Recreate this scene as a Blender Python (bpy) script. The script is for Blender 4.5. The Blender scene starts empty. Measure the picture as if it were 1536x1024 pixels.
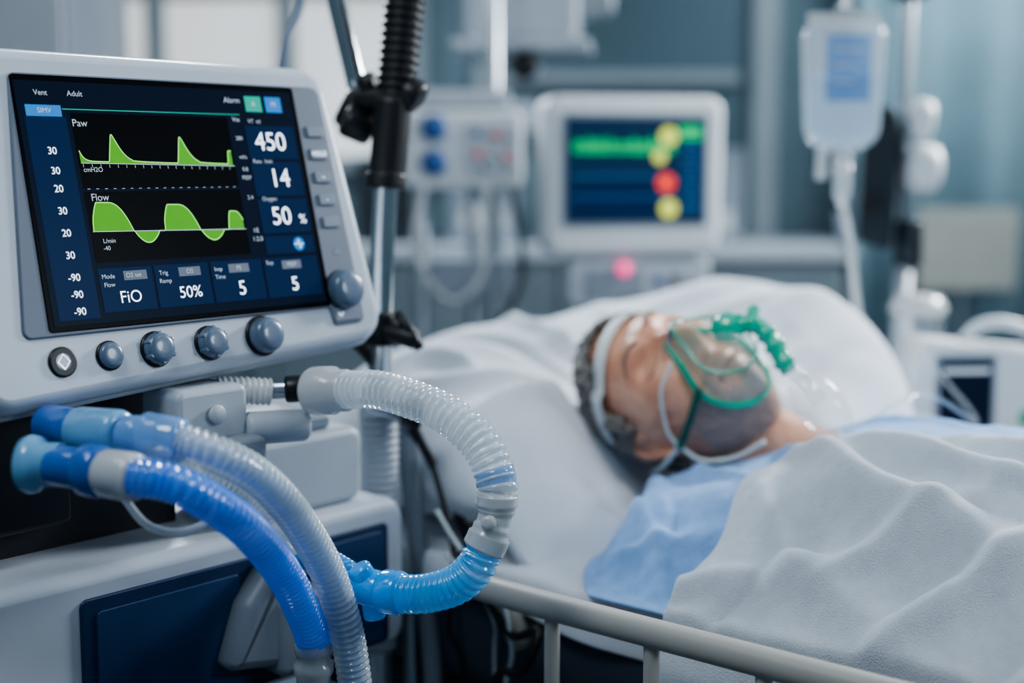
import bpy, bmesh, math, random
from mathutils import Vector, Matrix, noise
random.seed(7)
V = Vector
sc = bpy.context.scene
COL = sc.collection

# ------------------------------------------------------------------ helpers
def smooth(a, b, x):
    t = max(0.0, min(1.0, (x-a)/(b-a))); return t*t*(3-2*t)

class Frame:
    def __init__(s, o, ex, ey, ez, k=1.0):
        s.o, s.ex, s.ey, s.ez, s.k = V(o), V(ex).normalized(), V(ey).normalized(), V(ez).normalized(), k
    def p(s, a, b, c=0.0): return s.o + (s.ex*a + s.ey*b + s.ez*c)*s.k
    def mat(s, a=0, b=0, c=0):
        m = Matrix((s.ex, s.ey, s.ez)).transposed().to_4x4()
        m.translation = s.p(a, b, c); return m
WF = Frame((0,0,0),(1,0,0),(0,1,0),(0,0,1))
def facing(x, y, z, deg):
    """upright frame at a location, front turned by deg about the vertical (0 = faces -Y)"""
    r = math.radians(deg)
    return Frame((x,y,z),(math.cos(r),math.sin(r),0),(0,0,1),(math.sin(r),-math.cos(r),0))

def M(name, col, rough=.5, metal=0., alpha=1., emit=None, es=0., trans=0., bump=0., bscale=60., coat=0., var=.0, vscale=8., sheen=0., sss=0., col2=None, spec=.5):
    m = bpy.data.materials.new(name); m.use_nodes = True
    nt = m.node_tree; b = nt.nodes['Principled BSDF']
    b.inputs['Base Color'].default_value = (*col,1)
    b.inputs['Roughness'].default_value = rough
    b.inputs['Metallic'].default_value = metal
    b.inputs['Alpha'].default_value = alpha
    b.inputs['Transmission Weight'].default_value = trans
    b.inputs['Coat Weight'].default_value = coat
    b.inputs['Coat Roughness'].default_value = .08
    b.inputs['Sheen Weight'].default_value = sheen
    b.inputs['Specular IOR Level'].default_value = spec
    if sss:
        b.inputs['Subsurface Weight'].default_value = sss
        b.inputs['Subsurface Radius'].default_value = (.02,.008,.004)
    if emit:
        b.inputs['Emission Color'].default_value = (*emit,1); b.inputs['Emission Strength'].default_value = es
    tc = nt.nodes.new('ShaderNodeTexCoord')
    n = nt.nodes.new('ShaderNodeTexNoise'); n.inputs['Scale'].default_value = vscale; n.inputs['Detail'].default_value = 4
    nt.links.new(tc.outputs['Object'], n.inputs['Vector'])
    if var or col2:
        mx = nt.nodes.new('ShaderNodeMix'); mx.data_type='RGBA'
        c2 = col2 if col2 else tuple(max(0,c*(1-var)) for c in col)
        mx.inputs[6].default_value = (*col,1); mx.inputs[7].default_value = (*c2,1)
        rp = nt.nodes.new('ShaderNodeValToRGB'); rp.color_ramp.elements[0].position=.38; rp.color_ramp.elements[1].position=.62
        nt.links.new(n.outputs['Fac'], rp.inputs['Fac']); nt.links.new(rp.outputs['Color'], mx.inputs[0])
        nt.links.new(mx.outputs[2], b.inputs['Base Color'])
    if bump:
        n2 = nt.nodes.new('ShaderNodeTexNoise'); n2.inputs['Scale'].default_value = bscale; n2.inputs['Detail'].default_value = 5
        nt.links.new(tc.outputs['Object'], n2.inputs['Vector'])
        bp = nt.nodes.new('ShaderNodeBump'); bp.inputs['Strength'].default_value = bump; bp.inputs['Distance'].default_value = .003
        nt.links.new(n2.outputs['Fac'], bp.inputs['Height']); nt.links.new(bp.outputs['Normal'], b.inputs['Normal'])
    return m

def group(name, loc):
    e = bpy.data.objects.new(name, None); e.empty_display_size = .05
    e.location = loc; COL.objects.link(e); return e
def attach(ob, parent, world=None):
    if world is None: world = Matrix.Identity(4)
    if parent is not None:
        ob.parent = parent
        ob.matrix_parent_inverse = Matrix.Translation(parent.location).inverted()
    ob.matrix_basis = world
def mesh(name, verts, faces, mat, parent=None, smooth_sh=True, flat=(), recalc=True):
    me = bpy.data.meshes.new(name)
    me.from_pydata([tuple(v) for v in verts], [], faces); me.validate()
    if recalc:
        bm = bmesh.new(); bm.from_mesh(me); bmesh.ops.recalc_face_normals(bm, faces=bm.faces); bm.to_mesh(me); bm.free()
    for p in me.polygons: p.use_smooth = smooth_sh and len(p.vertices) <= 4
    if mat: me.materials.append(mat)
    ob = bpy.data.objects.new(name, me); COL.objects.link(ob); attach(ob, parent); return ob

def rpoly(pts, r, n=7):
    """rounded polygon, pts CCW"""
    if not hasattr(r,'__len__'): r=[r]*len(pts)
    out=[]; N=len(pts)
    for i in range(N):
        p=V((*pts[i],0)); a=V((*pts[i-1],0)); b=V((*pts[(i+1)%N],0))
        d1=(a-p).normalized(); d2=(b-p).normalized(); ang=d1.angle(d2)/2
        L=r[i]/math.tan(ang); s=p+d1*L; e=p+d2*L
        cen=p+(d1+d2).normalized()*(r[i]/math.sin(ang))
        v1=s-cen; v2=e-cen; tot=v1.angle(v2)
        for k in range(n+1):
            t=k/n
            v=(v1*math.sin((1-t)*tot)+v2*math.sin(t*tot))/math.sin(tot)
            out.append((cen.x+v.x,cen.y+v.y))
    return out
def loft(name, outline, layers, fr, mat, parent=None, shift=None):
    N=len(outline); nrm=[]
    for i in range(N):
        a=outline[i-1]; b=outline[(i+1)%N]; d=V((b[0]-a[0],b[1]-a[1])).normalized(); nrm.append((-d.y,d.x))
    vs=[]; fs=[]
    for k,(ins,c) in enumerate(layers):
        sh = shift[k] if shift else (0,0)
        for i,(x,y) in enumerate(outline):
            vs.append(fr.p(x+nrm[i][0]*ins+sh[0], y+nrm[i][1]*ins+sh[1], c))
    for k in range(len(layers)-1):
        for i in range(N):
            j=(i+1)%N; fs.append((k*N+i,k*N+j,(k+1)*N+j,(k+1)*N+i))
    fs.append(tuple(range(N-1,-1,-1))); fs.append(tuple((len(layers)-1)*N+i for i in range(N)))
    return mesh(name,vs,fs,mat,parent)
def prism(name, outline, c0, c1, bev, fr, mat, parent=None, q=4):
    L=[]
    for k in range(q+1):
        t=math.pi/2*k/q; L.append((bev*(1-math.sin(t)), c0+bev*(1-math.cos(t))))
    for k in range(q+1):
        t=math.pi/2*k/q; L.append((bev*(1-math.cos(t)), c1-bev*(1-math.sin(t))))
    return loft(name,outline,L,fr,mat,parent)
def box(name, fr, a0,a1,b0,b1,c0,c1, mat, parent=None, r=.008, bev=.004):
    r=max(min(r,(a1-a0)*.49,(b1-b0)*.49),.0008); bev=min(bev,r*.8,(c1-c0)*.49)
    return prism(name, rpoly([(a0,b0),(a1,b0),(a1,b1),(a0,b1)], r, 5), c0,c1,bev,fr,mat,parent,3)
def axes_for(ax):
    ax=V(ax).normalized(); u=ax.orthogonal().normalized(); return u, ax.cross(u), ax
def lathe(name, prof, P, axis, mat, parent=None, seg=32):
    u,v,w=axes_for(axis); P=V(P); vs=[]; fs=[]
    for r,h in prof:
        for i in range(seg):
            t=2*math.pi*i/seg; vs.append(P+w*h+(u*math.cos(t)+v*math.sin(t))*max(r,1e-5))
    for k in range(len(prof)-1):
        for i in range(seg):
            j=(i+1)%seg; fs.append((k*seg+i,k*seg+j,(k+1)*seg+j,(k+1)*seg+i))
    if prof[0][0]>1e-4: fs.append(tuple(range(seg)))
    if prof[-1][0]>1e-4: fs.append(tuple((len(prof)-1)*seg+i for i in range(seg)))
    return mesh(name,vs,fs,mat,parent)
def rcyl(name, P, Q, r, mat, parent=None, seg=28, e=None):
    P=V(P);Q=V(Q);L=(Q-P).length; e = e if e is not None else r*.25
    return lathe(name,[(r-e,0),(r-e*.3,e*.3),(r,e),(r,L-e),(r-e*.3,L-e*.3),(r-e,L)],P,Q-P,mat,parent,seg)
def resample(pts, step):
    pts=[V(p) for p in pts]; P=[pts[0]*2-pts[1]]+pts+[pts[-1]*2-pts[-2]]; dense=[]
    for i in range(1,len(P)-2):
        for k in range(40):
            t=k/40; a,b,c,d=P[i-1],P[i],P[i+1],P[i+2]
            dense.append(.5*((2*b)+(c-a)*t+(2*a-5*b+4*c-d)*t*t+(3*b-a-3*c+d)*t**3))
    dense.append(pts[-1])
    L=[0]
    for i in range(1,len(dense)): L.append(L[-1]+(dense[i]-dense[i-1]).length)
    n=max(2,int(L[-1]/step)); out=[]; j=0
    for k in range(n+1):
        s=L[-1]*k/n
        while j<len(L)-2 and L[j+1]<s: j+=1
        t=(s-L[j])/max(1e-9,L[j+1]-L[j]); out.append(dense[j].lerp(dense[j+1],min(1,t)))
    return out, L[-1]
def tube(name, pts, r, mat, parent=None, seg=16, step=.01, flat=None):
    C,L=resample(pts,step); n=len(C); vs=[];fs=[]
    T=[(C[min(i+1,n-1)]-C[max(i-1,0)]).normalized() for i in range(n)]
    u=T[0].orthogonal().normalized()
    for i in range(n):
        u=(u-T[i]*u.dot(T[i])).normalized(); v=T[i].cross(u)
        rr=r(L*i/(n-1),L) if callable(r) else r
        for k in range(seg):
            t=2*math.pi*k/seg; vs.append(C[i]+(u*math.cos(t)+v*math.sin(t))*rr)
    for i in range(n-1):
        for k in range(seg):
            j=(k+1)%seg; fs.append((i*seg+k,i*seg+j,(i+1)*seg+j,(i+1)*seg+k))
    fs.append(tuple(range(seg))); fs.append(tuple((n-1)*seg+k for k in range(seg)))
    return mesh(name,vs,fs,mat,parent)
def hose(name, pts, R, mat, parent, pitch=.0068, amp=.0034):
    return tube(name, pts, lambda l,L: R-amp*(.5-.5*math.cos(2*math.pi*l/pitch))**1.5, mat, parent, seg=28, step=pitch/8)
def text(name, s, fr, a,b,c, size, mat, parent, align='CENTER', bold=0.0):
    cu=bpy.data.curves.new(name,'FONT'); cu.body=s; cu.size=size; cu.align_x=align; cu.align_y='CENTER'
    cu.offset=bold; cu.materials.append(mat)
    ob=bpy.data.objects.new(name,cu); COL.objects.link(ob); attach(ob,parent,fr.mat(a,b,c)); return ob
def flatpoly(name, pts, fr, c, mat, parent):
    return mesh(name,[fr.p(x,y,c) for x,y in pts],[tuple(range(len(pts)))],mat,parent,False,recalc=False)
def rect(name, fr, a0,a1,b0,b1,c, mat, parent):
    return flatpoly(name,[(a0,b0),(a1,b0),(a1,b1),(a0,b1)],fr,c,mat,parent)
def fillcurve(name, xs, f, base, fr, c, mat, parent):
    vs=[];fs=[]
    for x in xs: vs.append(fr.p(x,base(x),c)); vs.append(fr.p(x,base(x)+f(x),c))
    for i in range(len(xs)-1): fs.append((2*i,2*i+2,2*i+3,2*i+1))
    return mesh(name,vs,fs,mat,parent,False,recalc=False)
def strip(name, pts, w, fr, c, mat, parent):
    vs=[];fs=[];n=len(pts)
    for i in range(n):
        a=pts[max(i-1,0)];b=pts[min(i+1,n-1)]; d=V((b[0]-a[0],b[1]-a[1])).normalized()
        vs.append(fr.p(pts[i][0]-d.y*w/2,pts[i][1]+d.x*w/2,c)); vs.append(fr.p(pts[i][0]+d.y*w/2,pts[i][1]-d.x*w/2,c))
    for i in range(n-1): fs.append((2*i,2*i+1,2*i+3,2*i+2))
    return mesh(name,vs,fs,mat,parent,False,recalc=False)

# ------------------------------------------------------------------ materials
m_house = M('housing_plastic',(.56,.61,.68),.34,bump=.04,bscale=900,var=.05)
m_bezel = M('slate_bezel',(.15,.18,.24),.42,bump=.05,bscale=900,var=.05)
m_scr   = M('screen_glass',(.003,.005,.012),.3,emit=(.004,.010,.026),es=.8,spec=.04,var=.1)
m_scr2  = M('screen_panel',(.004,.010,.03),.3,emit=(.005,.022,.070),es=.8,spec=.04,var=.1)
m_scrblk= M('screen_frame',(.002,.003,.005),.3,spec=.05,var=.1)
m_white = M('screen_white',(.6,.65,.7),.5,emit=(.85,.92,1),es=1.6,var=.02)
m_dim   = M('screen_dim',(.2,.25,.3),.5,emit=(.55,.65,.75),es=.7,var=.02)
m_green = M('screen_green',(.04,.2,.02),.5,emit=(.13,.50,.04),es=.62,var=.15,vscale=60,spec=.05)
m_grnln = M('screen_green_line',(.1,.4,.1),.5,emit=(.4,.95,.2),es=1.1,var=.02,spec=.05)
m_blue  = M('screen_blue',(.02,.1,.25),.5,emit=(.03,.24,.65),es=.8,var=.02,spec=.05)
m_teal  = M('screen_teal',(.02,.2,.18),.5,emit=(.03,.45,.30),es=.7,var=.02,spec=.05)
m_knob  = M('knob_slate',(.12,.17,.25),.32,coat=.4,var=.08)
m_btn   = M('button_grey',(.18,.22,.29),.45,var=.05)
m_navy  = M('navy_panel',(.014,.038,.10),.35,bump=.03,bscale=600,var=.1)
m_navy2 = M('navy_trim',(.022,.06,.15),.3,var=.1)
m_dark  = M('black_plastic',(.006,.007,.009),.4,var=.2)
m_rub   = M('black_rubber',(.008,.008,.010),.45,var=.2)
m_chrome= M('chrome',(.75,.78,.8),.12,1.,var=.05)
m_steel = M('brushed_steel',(.45,.49,.53),.3,1.,var=.08)
m_grey  = M('grey_plastic',(.24,.28,.33),.4,var=.08)
m_lgrey = M('light_grey_plastic',(.46,.50,.55),.4,var=.06)
m_clear = M('clear_hose',(.84,.90,.94),.08,alpha=.50,coat=1.,var=.05,spec=.9)
m_clearb= M('clear_blue_hose',(.25,.50,.92),.12,alpha=.62,coat=.8,var=.1,vscale=14,spec=.8)
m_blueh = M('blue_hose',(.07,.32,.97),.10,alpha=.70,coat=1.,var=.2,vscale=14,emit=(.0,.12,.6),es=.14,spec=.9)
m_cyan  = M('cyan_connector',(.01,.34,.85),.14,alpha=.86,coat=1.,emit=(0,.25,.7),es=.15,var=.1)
m_bluec = M('blue_connector',(.02,.16,.58),.2,alpha=.85,coat=.8,var=.1)
m_milk  = M('milky_cuff',(.70,.72,.73),.2,alpha=.78,coat=.6,var=.05)
m_pale  = M('pale_blue_cuff',(.22,.50,.78),.2,alpha=.82,coat=.6,var=.05)

m_sheet = M('white_cotton',(.73,.77,.83),.85,sheen=.2,bump=.25,bscale=350,var=.04)
m_blank = M('terry_blanket',(.68,.73,.80),.95,sheen=.3,bump=.75,bscale=620,var=.06,vscale=60)
m_gown  = M('gown_blue',(.26,.46,.80),.8,sheen=.2,bump=.3,bscale=300,var=.14,vscale=60)
m_skin  = M('skin',(.66,.37,.26),.42,sss=.12,col2=(.52,.25,.165),vscale=24,bump=.35,bscale=180)
m_stub  = M('skin_stubble',(.48,.30,.225),.6,bump=.5,bscale=500,col2=(.30,.215,.185),vscale=260)
m_hair  = M('grey_hair',(.07,.06,.055),.65,bump=1.,bscale=500,col2=(.27,.26,.25),vscale=180)
m_brow  = M('brow_hair',(.16,.11,.09),.7,bump=1.,bscale=800,col2=(.26,.19,.16),vscale=300)
m_lip   = M('lip',(.42,.17,.14),.5,var=.1)
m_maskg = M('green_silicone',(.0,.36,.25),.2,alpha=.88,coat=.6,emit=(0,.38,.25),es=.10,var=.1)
m_maskc = M('clear_mask',(.45,.78,.70),.05,alpha=.20,coat=1.,var=.05,spec=.9)
m_clr   = M('clear_plastic',(.75,.82,.86),.05,alpha=.20,coat=1.,var=.05,spec=.9)
m_strap = M('elastic_white',(.56,.62,.64),.6,var=.05,bump=.2)
m_mattr = M('mattress_vinyl',(.045,.06,.085),.5,var=.05)
m_frameb= M('bed_beige_plastic',(.47,.45,.41),.35,var=.05)
m_dmetal= M('dark_metal',(.04,.05,.06),.4,.6,var=.1)

m_mon   = M('monitor_white',(.66,.69,.71),.4,var=.03)
m_mscr  = M('monitor_screen',(.003,.008,.02),.25,emit=(.008,.030,.070),es=1.,spec=.1,var=.1)
m_tgrn  = M('trace_green',(.0,.3,.1),.5,emit=(.0,.50,.16),es=.8,var=.02)
m_tyel  = M('trace_yellow',(.4,.4,.1),.5,emit=(.65,.72,.06),es=1.0,var=.02)
m_tred  = M('trace_red',(.5,.05,.02),.5,emit=(.85,.04,.02),es=1.1,var=.02)
m_pink  = M('indicator_pink',(.8,.1,.3),.5,emit=(1,.06,.28),es=1.3,var=.02)
m_iblue = M('device_blue',(.015,.08,.26),.4,var=.05)
m_ired  = M('device_red',(.6,.05,.05),.4,var=.05)
m_bagf  = M('iv_fluid',(.45,.66,.86),.08,alpha=.42,coat=.8,var=.05)
m_bag   = M('iv_bag',(.84,.90,.94),.10,alpha=.42,coat=1.,var=.05)
m_label = M('iv_label',(.10,.28,.60),.5,alpha=.6,var=.05)

m_wall  = M('wall_paint',(.15,.22,.26),.8,var=.15,vscale=1.5,bump=.05)
m_wall2 = M('wall_panel',(.07,.12,.15),.6,var=.2,vscale=1.2)
m_floor = M('vinyl_floor',(.10,.13,.16),.3,var=.12,vscale=3)
m_ceil  = M('ceiling_paint',(.6,.63,.65),.9,var=.05)
m_curt  = M('curtain_fabric',(.26,.39,.45),.85,var=.25,vscale=2,sheen=.2)
m_trim  = M('trim_paint',(.26,.30,.33),.5,var=.05)
m_door  = M('cabinet_door',(.16,.20,.23),.5,var=.1)
m_glow  = M('window_daylight',(.5,.6,.65),.6,emit=(.90,.89,.86),es=.74,col2=(.3,.35,.4),vscale=2.2)
m_lamp  = M('lamp_diffuser',(.9,.9,.9),.6,emit=(.9,.96,1),es=3.,var=.02)
m_beige = M('beige_board',(.44,.43,.39),.7,var=.08)

# ------------------------------------------------------------------ frames
th=math.radians(49); ph=math.radians(14)
T=V((math.cos(th),math.sin(th),0)); N0=V((math.sin(th),-math.cos(th),0)); UP=V((0,0,1))
U=UP*math.cos(ph)-N0*math.sin(ph); NN=N0*math.cos(ph)+UP*math.sin(ph)
VH=Frame((-.417,1.288,1.103),T,U,NN)           # ventilator display head
VB=Frame((-.417,1.288,0),T,UP,N0)              # ventilator body (upright)
BF=Frame((-.038,1.483,0),N0,T,UP)              # bed: s to the foot, w across, z up

# ------------------------------------------------------------------ ventilator
vent=group('ventilator',(-.35,1.6,0))
hout=rpoly([(-.083,-.076),(.413,-.046),(.386,.262),(-.075,.264)],[.03,.034,.036,.03],9)
loft('display_housing',hout,[(.050,-.115),(.040,-.112),(.012,-.085),(.003,-.07),(0,-.055),(0,-.016),(.0012,-.010),(.004,-.005),(.008,-.0015),(.013,0)],VH,m_house,vent)
loft('display_bumper',rpoly([(-.087,-.080),(.418,-.049),(.391,.266),(-.079,.268)],[.034,.038,.04,.034],9),[(.004,-.034),(0,-.032),(0,-.022),(.004,-.020)],VH,m_lgrey,vent)
prism('bezel',rpoly([(-.034,-.010),(.330,-.008),(.333,-.028),(.378,-.027),(.370,.238),(-.004,.238)],[.008,.003,.006,.008,.012,.008],5),-.004,.0025,.0018,VH,m_bezel,vent)
prism('screen_surround',rpoly([(-.008,-.006),(.332,-.006),(.332,.236),(-.004,.236)],.004,4),0,.0034,.0008,VH,m_scrblk,vent)
rect('screen',VH,-.002,.326,-.001,.230,.0038,m_scr,vent)
S=.0042
rect('plot_area_top',VH,.052,.235,.127,.200,S-.0001,m_scrblk,vent)
rect('plot_area_bottom',VH,.052,.235,.056,.124,S-.0001,m_scrblk,vent)
for i,(a,b,c,d) in enumerate([(.052,.111,.008,.050),(.114,.178,.008,.050),(.181,.246,.008,.050),(.249,.322,.008,.050)]):
    rect('setting_tile_%d'%i,VH,a,b,c,d,S,m_scr2,vent)
for i,(c,d) in enumerate([(.156,.192),(.116,.153),(.076,.113)]):
    rect('value_tile_%d'%i,VH,.256,.322,c,d,S,m_scr2,vent)
rect('status_tile',VH,.256,.322,.054,.073,S,m_scr2,vent)
rect('axis_column',VH,.004,.047,.004,.196,S-.0002,m_scr2,vent)
rect('mode_tab',VH,.006,.043,.196,.207,S,m_blue,vent)
rect('tab_green',VH,.262,.284,.207,.224,S,m_teal,vent)
rect('tab_blue',VH,.289,.311,.207,.224,S,m_blue,vent)
strip('header_line',[(.044,.2035),(.252,.2035)],.0010,VH,S,m_teal,vent)
for i,(a,b,st,sz) in enumerate([(.025,.2015,'SIMV',.007),(.024,.2185,'Vent',.0075),(.060,.2185,'Adult',.0075),(.060,.190,'Paw',.010),(.066,.145,'cmH2O',.0065),
        (.068,.118,'Flow',.010),(.070,.076,'L/min',.0062),(.245,.2185,'Alarm',.0085),(.273,.2155,'A',.009),(.300,.2155,'M',.009),(.066,.069,'-40',.006),
        (.246,.198,'Vte',.007),(.246,.178,'280',.006),(.247,.158,'ml/s',.006),(.247,.145,'0.8',.006),(.247,.136,'PEEP',.006),(.247,.115,'2.4',.006),(.247,.080,'I:E',.007),(.247,.071,'1:2.0',.007)]):
    text('label_%d'%i,st,VH,a,b,S+.0003,sz,m_dim,vent)
for i,(b,st) in enumerate([(.163,'30'),(.144,'30'),(.127,'20'),(.106,'30'),(.085,'20'),(.064,'30'),(.043,'-90'),(.027,'-90'),(.011,'-90')]):
    text('axis_%d'%i,st,VH,.026,b,S+.0003,.0098,m_white,vent)
for i,(a,b,st,sz) in enumerate([(.287,.174,'450',.028),(.291,.1345,'14',.028),(.284,.0935,'50',.027),(.3125,.090,'%',.014),
        (.083,.021,'FiO',.0165),(.152,.021,'50%',.0165),(.216,.0205,'5',.021),(.286,.0205,'5',.021)]):
    text('value_%d'%i,st,VH,a,b,S+.0004,sz,m_white,vent)
for i,(a,b,st) in enumerate([(.270,.1965,'VT  ml'),(.272,.1535,'Rate  /min'),(.272,.113,'Oxygen'),(.062,.042,'Mode'),(.062,.034,'Flow'),(.090,.042,'O2 set'),(.124,.042,'Trig'),(.125,.034,'Ramp'),
        (.155,.042,'O2'),(.190,.042,'Insp'),(.191,.034,'Time'),(.216,.042,'PS'),(.257,.045,'Exp'),(.286,.042,'PEEP')]):
    text('small_%d'%i,st,VH,a,b,S+.0003,.0062,m_dim,vent)
for i,a in enumerate([.092,.155,.216,.286]): rect('tile_tag_%d'%i,VH,a-.013,a+.013,.0375,.0465,S+.0001,m_bezel,vent)
flatpoly('status_icon',[(.301+.0075*math.cos(t*math.pi/8),.0635+.0075*math.sin(t*math.pi/8)) for t in range(16)],VH,S+.0003,m_blue,vent)
strip('status_pulse',[(.295,.0635),(.299,.0635),(.3005,.068),(.3025,.059),(.304,.0635),(.307,.0635)],.0008,VH,S+.0005,m_white,vent)
def w1(x):
    h=.0012
    h+=.012*math.exp(-max(0,(x-.0535))/.0035) if x>=.0535 else 0
    for p in (.085,.164):
        if x>p:
            u=x-p; h+=.027*min(1,u/.006)*math.exp(-(max(0,u-.007)/.0095)**1.3) if u<.026 else .0015*math.exp(-(u-.026)/.02)
    if x>.226: h+=.014*min(1,(x-.226)/.002)
    return h
def w2(x):
    h=0
    for p,hh,wd in ((.055,.028,.044),(.135,.026,.042),(.213,.019,.022)):
        u=(x-p)/wd
        if 0<=u<=1: h=hh*min(1,u/.16)**.5*(1-max(0,(u-.45)/.55)**2.4)
    for p,hh,wd in ((.100,-.0115,.028),(.178,-.0105,.028)):
        u=(x-p)/wd
        if 0<=u<=1: h=hh*math.sin(math.pi*u)**.8
    return h
xs=[.054+.178*i/400 for i in range(401)]
fillcurve('pressure_wave',xs,w1,lambda x:.152-.003*(x-.054)/.178,VH,S+.0003,m_green,vent)
fillcurve('flow_wave',xs,w2,lambda x:.0855-.0035*(x-.054)/.178,VH,S+.0003,m_green,vent)
strip('pressure_trace',[(x,.152-.003*(x-.054)/.178+w1(x)) for x in xs[::2]],.0010,VH,S+.0005,m_grnln,vent)
strip('flow_trace',[(x,.0855-.0035*(x-.054)/.178+w2(x)) for x in xs[::2]],.0010,VH,S+.0005,m_grnln,vent)
strip('plot_baseline_top',[(.054,.1515),(.234,.1485)],.0007,VH,S+.0006,m_dim,vent)
strip('plot_baseline_bottom',[(.054,.0855),(.234,.082)],.0007,VH,S+.0006,m_dim,vent)
for i in range(19):
    strip('tick_%d'%i,[(.056+i*.0095,.1505-.00016*i),(.056+i*.0095,.1475-.00016*i)],.0005,VH,S+.0006,m_dim,vent)
    strip('dot_%d'%i,[(.056+i*.0095,.1265),(.059+i*.0095,.1265)],.0005,VH,S+.0006,m_dim,vent)
for i,b in enumerate((.187,.162,.136,.111,.086)):
    box('soft_button_%d'%i,VH,.341,.364,b-.0062,b+.0062,.0015,.0048,m_btn,vent,.002,.0012)
    if 0<i<4: text('button_icon_%d'%i,('HOLD','~','-')[i-1],VH,.3525,b,.0051,.0075,m_white,vent)
flatpoly('up_marker',[(.347,.050),(.362,.050),(.3545,.058)],VH,.0029,m_btn,vent)
box('lower_button',VH,.334,.372,-.024,-.009,.0015,.0042,m_btn,vent,.003,.001)
strip('down_arrow',[(.339,-.0145),(.3425,-.0185),(.346,-.0145)],.001,VH,.0046,m_white,vent)
def knob(nm,a,b,r,h,grip=False):
    P=VH.p(a,b,0)
    lathe(nm+'_collar',[(r*1.14,0),(r*1.14,.0015),(r*1.02,.003),(r*1.0,.003)],P,NN,m_dark,vent,40)
    lathe(nm,[(r*.96,.001),(r,h*.25),(r*.98,h*.62),(r*.92,h*.82),(r*.80,h*.94),(r*.6,h),(r*.3,h*1.02),(0,h*1.02)],P,NN,m_knob,vent,40)
    if grip:
        for k in range(3):
            an=math.radians(30+k*60); ex=T*math.cos(an)+U*math.sin(an); ey=-T*math.sin(an)+U*math.cos(an)
            f=Frame(P,ex,ey,NN); box(nm+'_rib_%d'%k,f,-r*1.05,r*1.05,-r*.16,r*.16,.002,h*.86,m_knob,vent,r*.1,.001)
knob('dial_large',.352,.010,.0215,.020)
knob('dial_right',.233,-.030,.0185,.019)
knob('dial_mid_right',.166,-.031,.0155,.015,True)
knob('dial_mid_left',.103,-.031,.0155,.014,True)
knob('dial_left',.051,-.032,.0125,.008)
knob('power_button',.0015,-.033,.0125,.003)
dm=[(.0015+x,-.033+y) for x,y in ((-.006,0),(0,-.007),(.006,0),(0,.007),(-.006,0),(0,-.007))]
strip('power_symbol',dm,.0012,VH,.0036,m_white,vent)
box('neck_column',VB,-.02,.20,.86,1.10,-.22,-.10,m_dark,vent,.01,.006)  # carries the head; its black also stands in for shade in the gap
box('rear_shade_block',VB,-.14,.05,.90,1.06,-.20,-.06,m_dark,vent,.01,.006)  # added black block standing in for the shade under the head
bo=rpoly([(-.10,.690),(.447,.690),(.447,.868),(-.10,.868)],[.015,.025,.028,.03],8)
prism('body_case',bo,-.34,0,.014,VB,m_house,vent)
prism('drawer_panel',rpoly([(.014,.700),(.415,.700),(.415,.842),(.014,.842)],.008,5),-.004,.003,.002,VB,m_navy,vent)
prism('drawer_inset',rpoly([(.03,.706),(.20,.706),(.20,.828),(.03,.828)],.006,5),0,.0045,.001,VB,m_navy2,vent)
prism('port_panel',rpoly([(.295,.706),(.405,.706),(.405,.834),(.295,.834)],.006,5),0,.006,.002,VB,m_navy2,vent)
loft('latch',rpoly([(.165,.735),(.25,.72),(.25,.845),(.228,.842),(.19,.80)],[.01,.008,.006,.02,.03],6),[(0,0),(0,.018),(.004,.028),(.012,.032)],VB,m_grey,vent)
loft('port_block',rpoly([(.225,.715),(.30,.715),(.30,.80),(.225,.80)],.010,6),[(0,0),(0,.03),(.003,.036),(.008,.038)],VB,m_grey,vent)
box('filter_module',VB,.225,.40,.868,.955,-.15,-.02,m_lgrey,vent,.018,.010)
box('filter_lid',VB,.235,.36,.955,.972,-.13,-.03,m_grey,vent,.007,.005)
rcyl('column',VB.p(.18,.12,-.17),VB.p(.18,.70,-.17),.035,m_lgrey,vent)
for i,(a,c) in enumerate(((-.08,.0),(.40,.0),(-.08,-.34),(.40,-.34))):
    f=VB.p(a,.10,c); tube('base_leg_%d'%i,[VB.p(.18,.14,-.17),VB.p(.18,.13,-.17).lerp(f,.5),f],.022,m_lgrey,vent)
    rcyl('caster_%d'%i,f+V((-.015,0,-.06)),f+V((.015,0,-.06)),.04,m_rub,vent)
    rcyl('caster_fork_%d'%i,f+V((0,0,-.045)),f+V((0,0,.015)),.012,m_grey,vent)

box('valve_block',Frame((-.305,1.405,.996),T,UP,N0),-.052,.035,-.034,.036,-.04,.022,m_lgrey,vent,.010,.007)
box('valve_cap',Frame((-.300,1.395,.975),T,UP,N0),-.01,.045,-.028,.006,-.02,.034,m_grey,vent,.010,.006)
lathe('valve_screw',[(.009,0),(.010,.004),(.008,.006),(0,.006)],(-.293,1.385,1.005),N0,m_lgrey,vent)
rcyl('filter_cylinder',(-.272,1.42,.984),(-.212,1.455,.982),.017,m_lgrey,vent,e=.006)
hose('bellows_short',[(-.300,1.43,1.022),(-.275,1.44,1.020),(-.250,1.45,1.017)],.0145,m_milk,vent,.006,.002)
rcyl('sensor_rod',(-.250,1.452,1.019),(-.185,1.458,1.021),.010,m_steel,vent)
rcyl('sensor_rod_sleeve',(-.235,1.453,1.019),(-.215,1.456,1.020),.014,m_dark,vent)
tube('sensor_line',[(-.40,1.30,.99),(-.37,1.24,.985),(-.335,1.20,.965),(-.310,1.185,.944),(-.280,1.19,.938),(-.262,1.22,.950),(-.30,1.30,.985),(-.32,1.38,.99)],.0036,m_clear,vent,12,.004)
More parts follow.
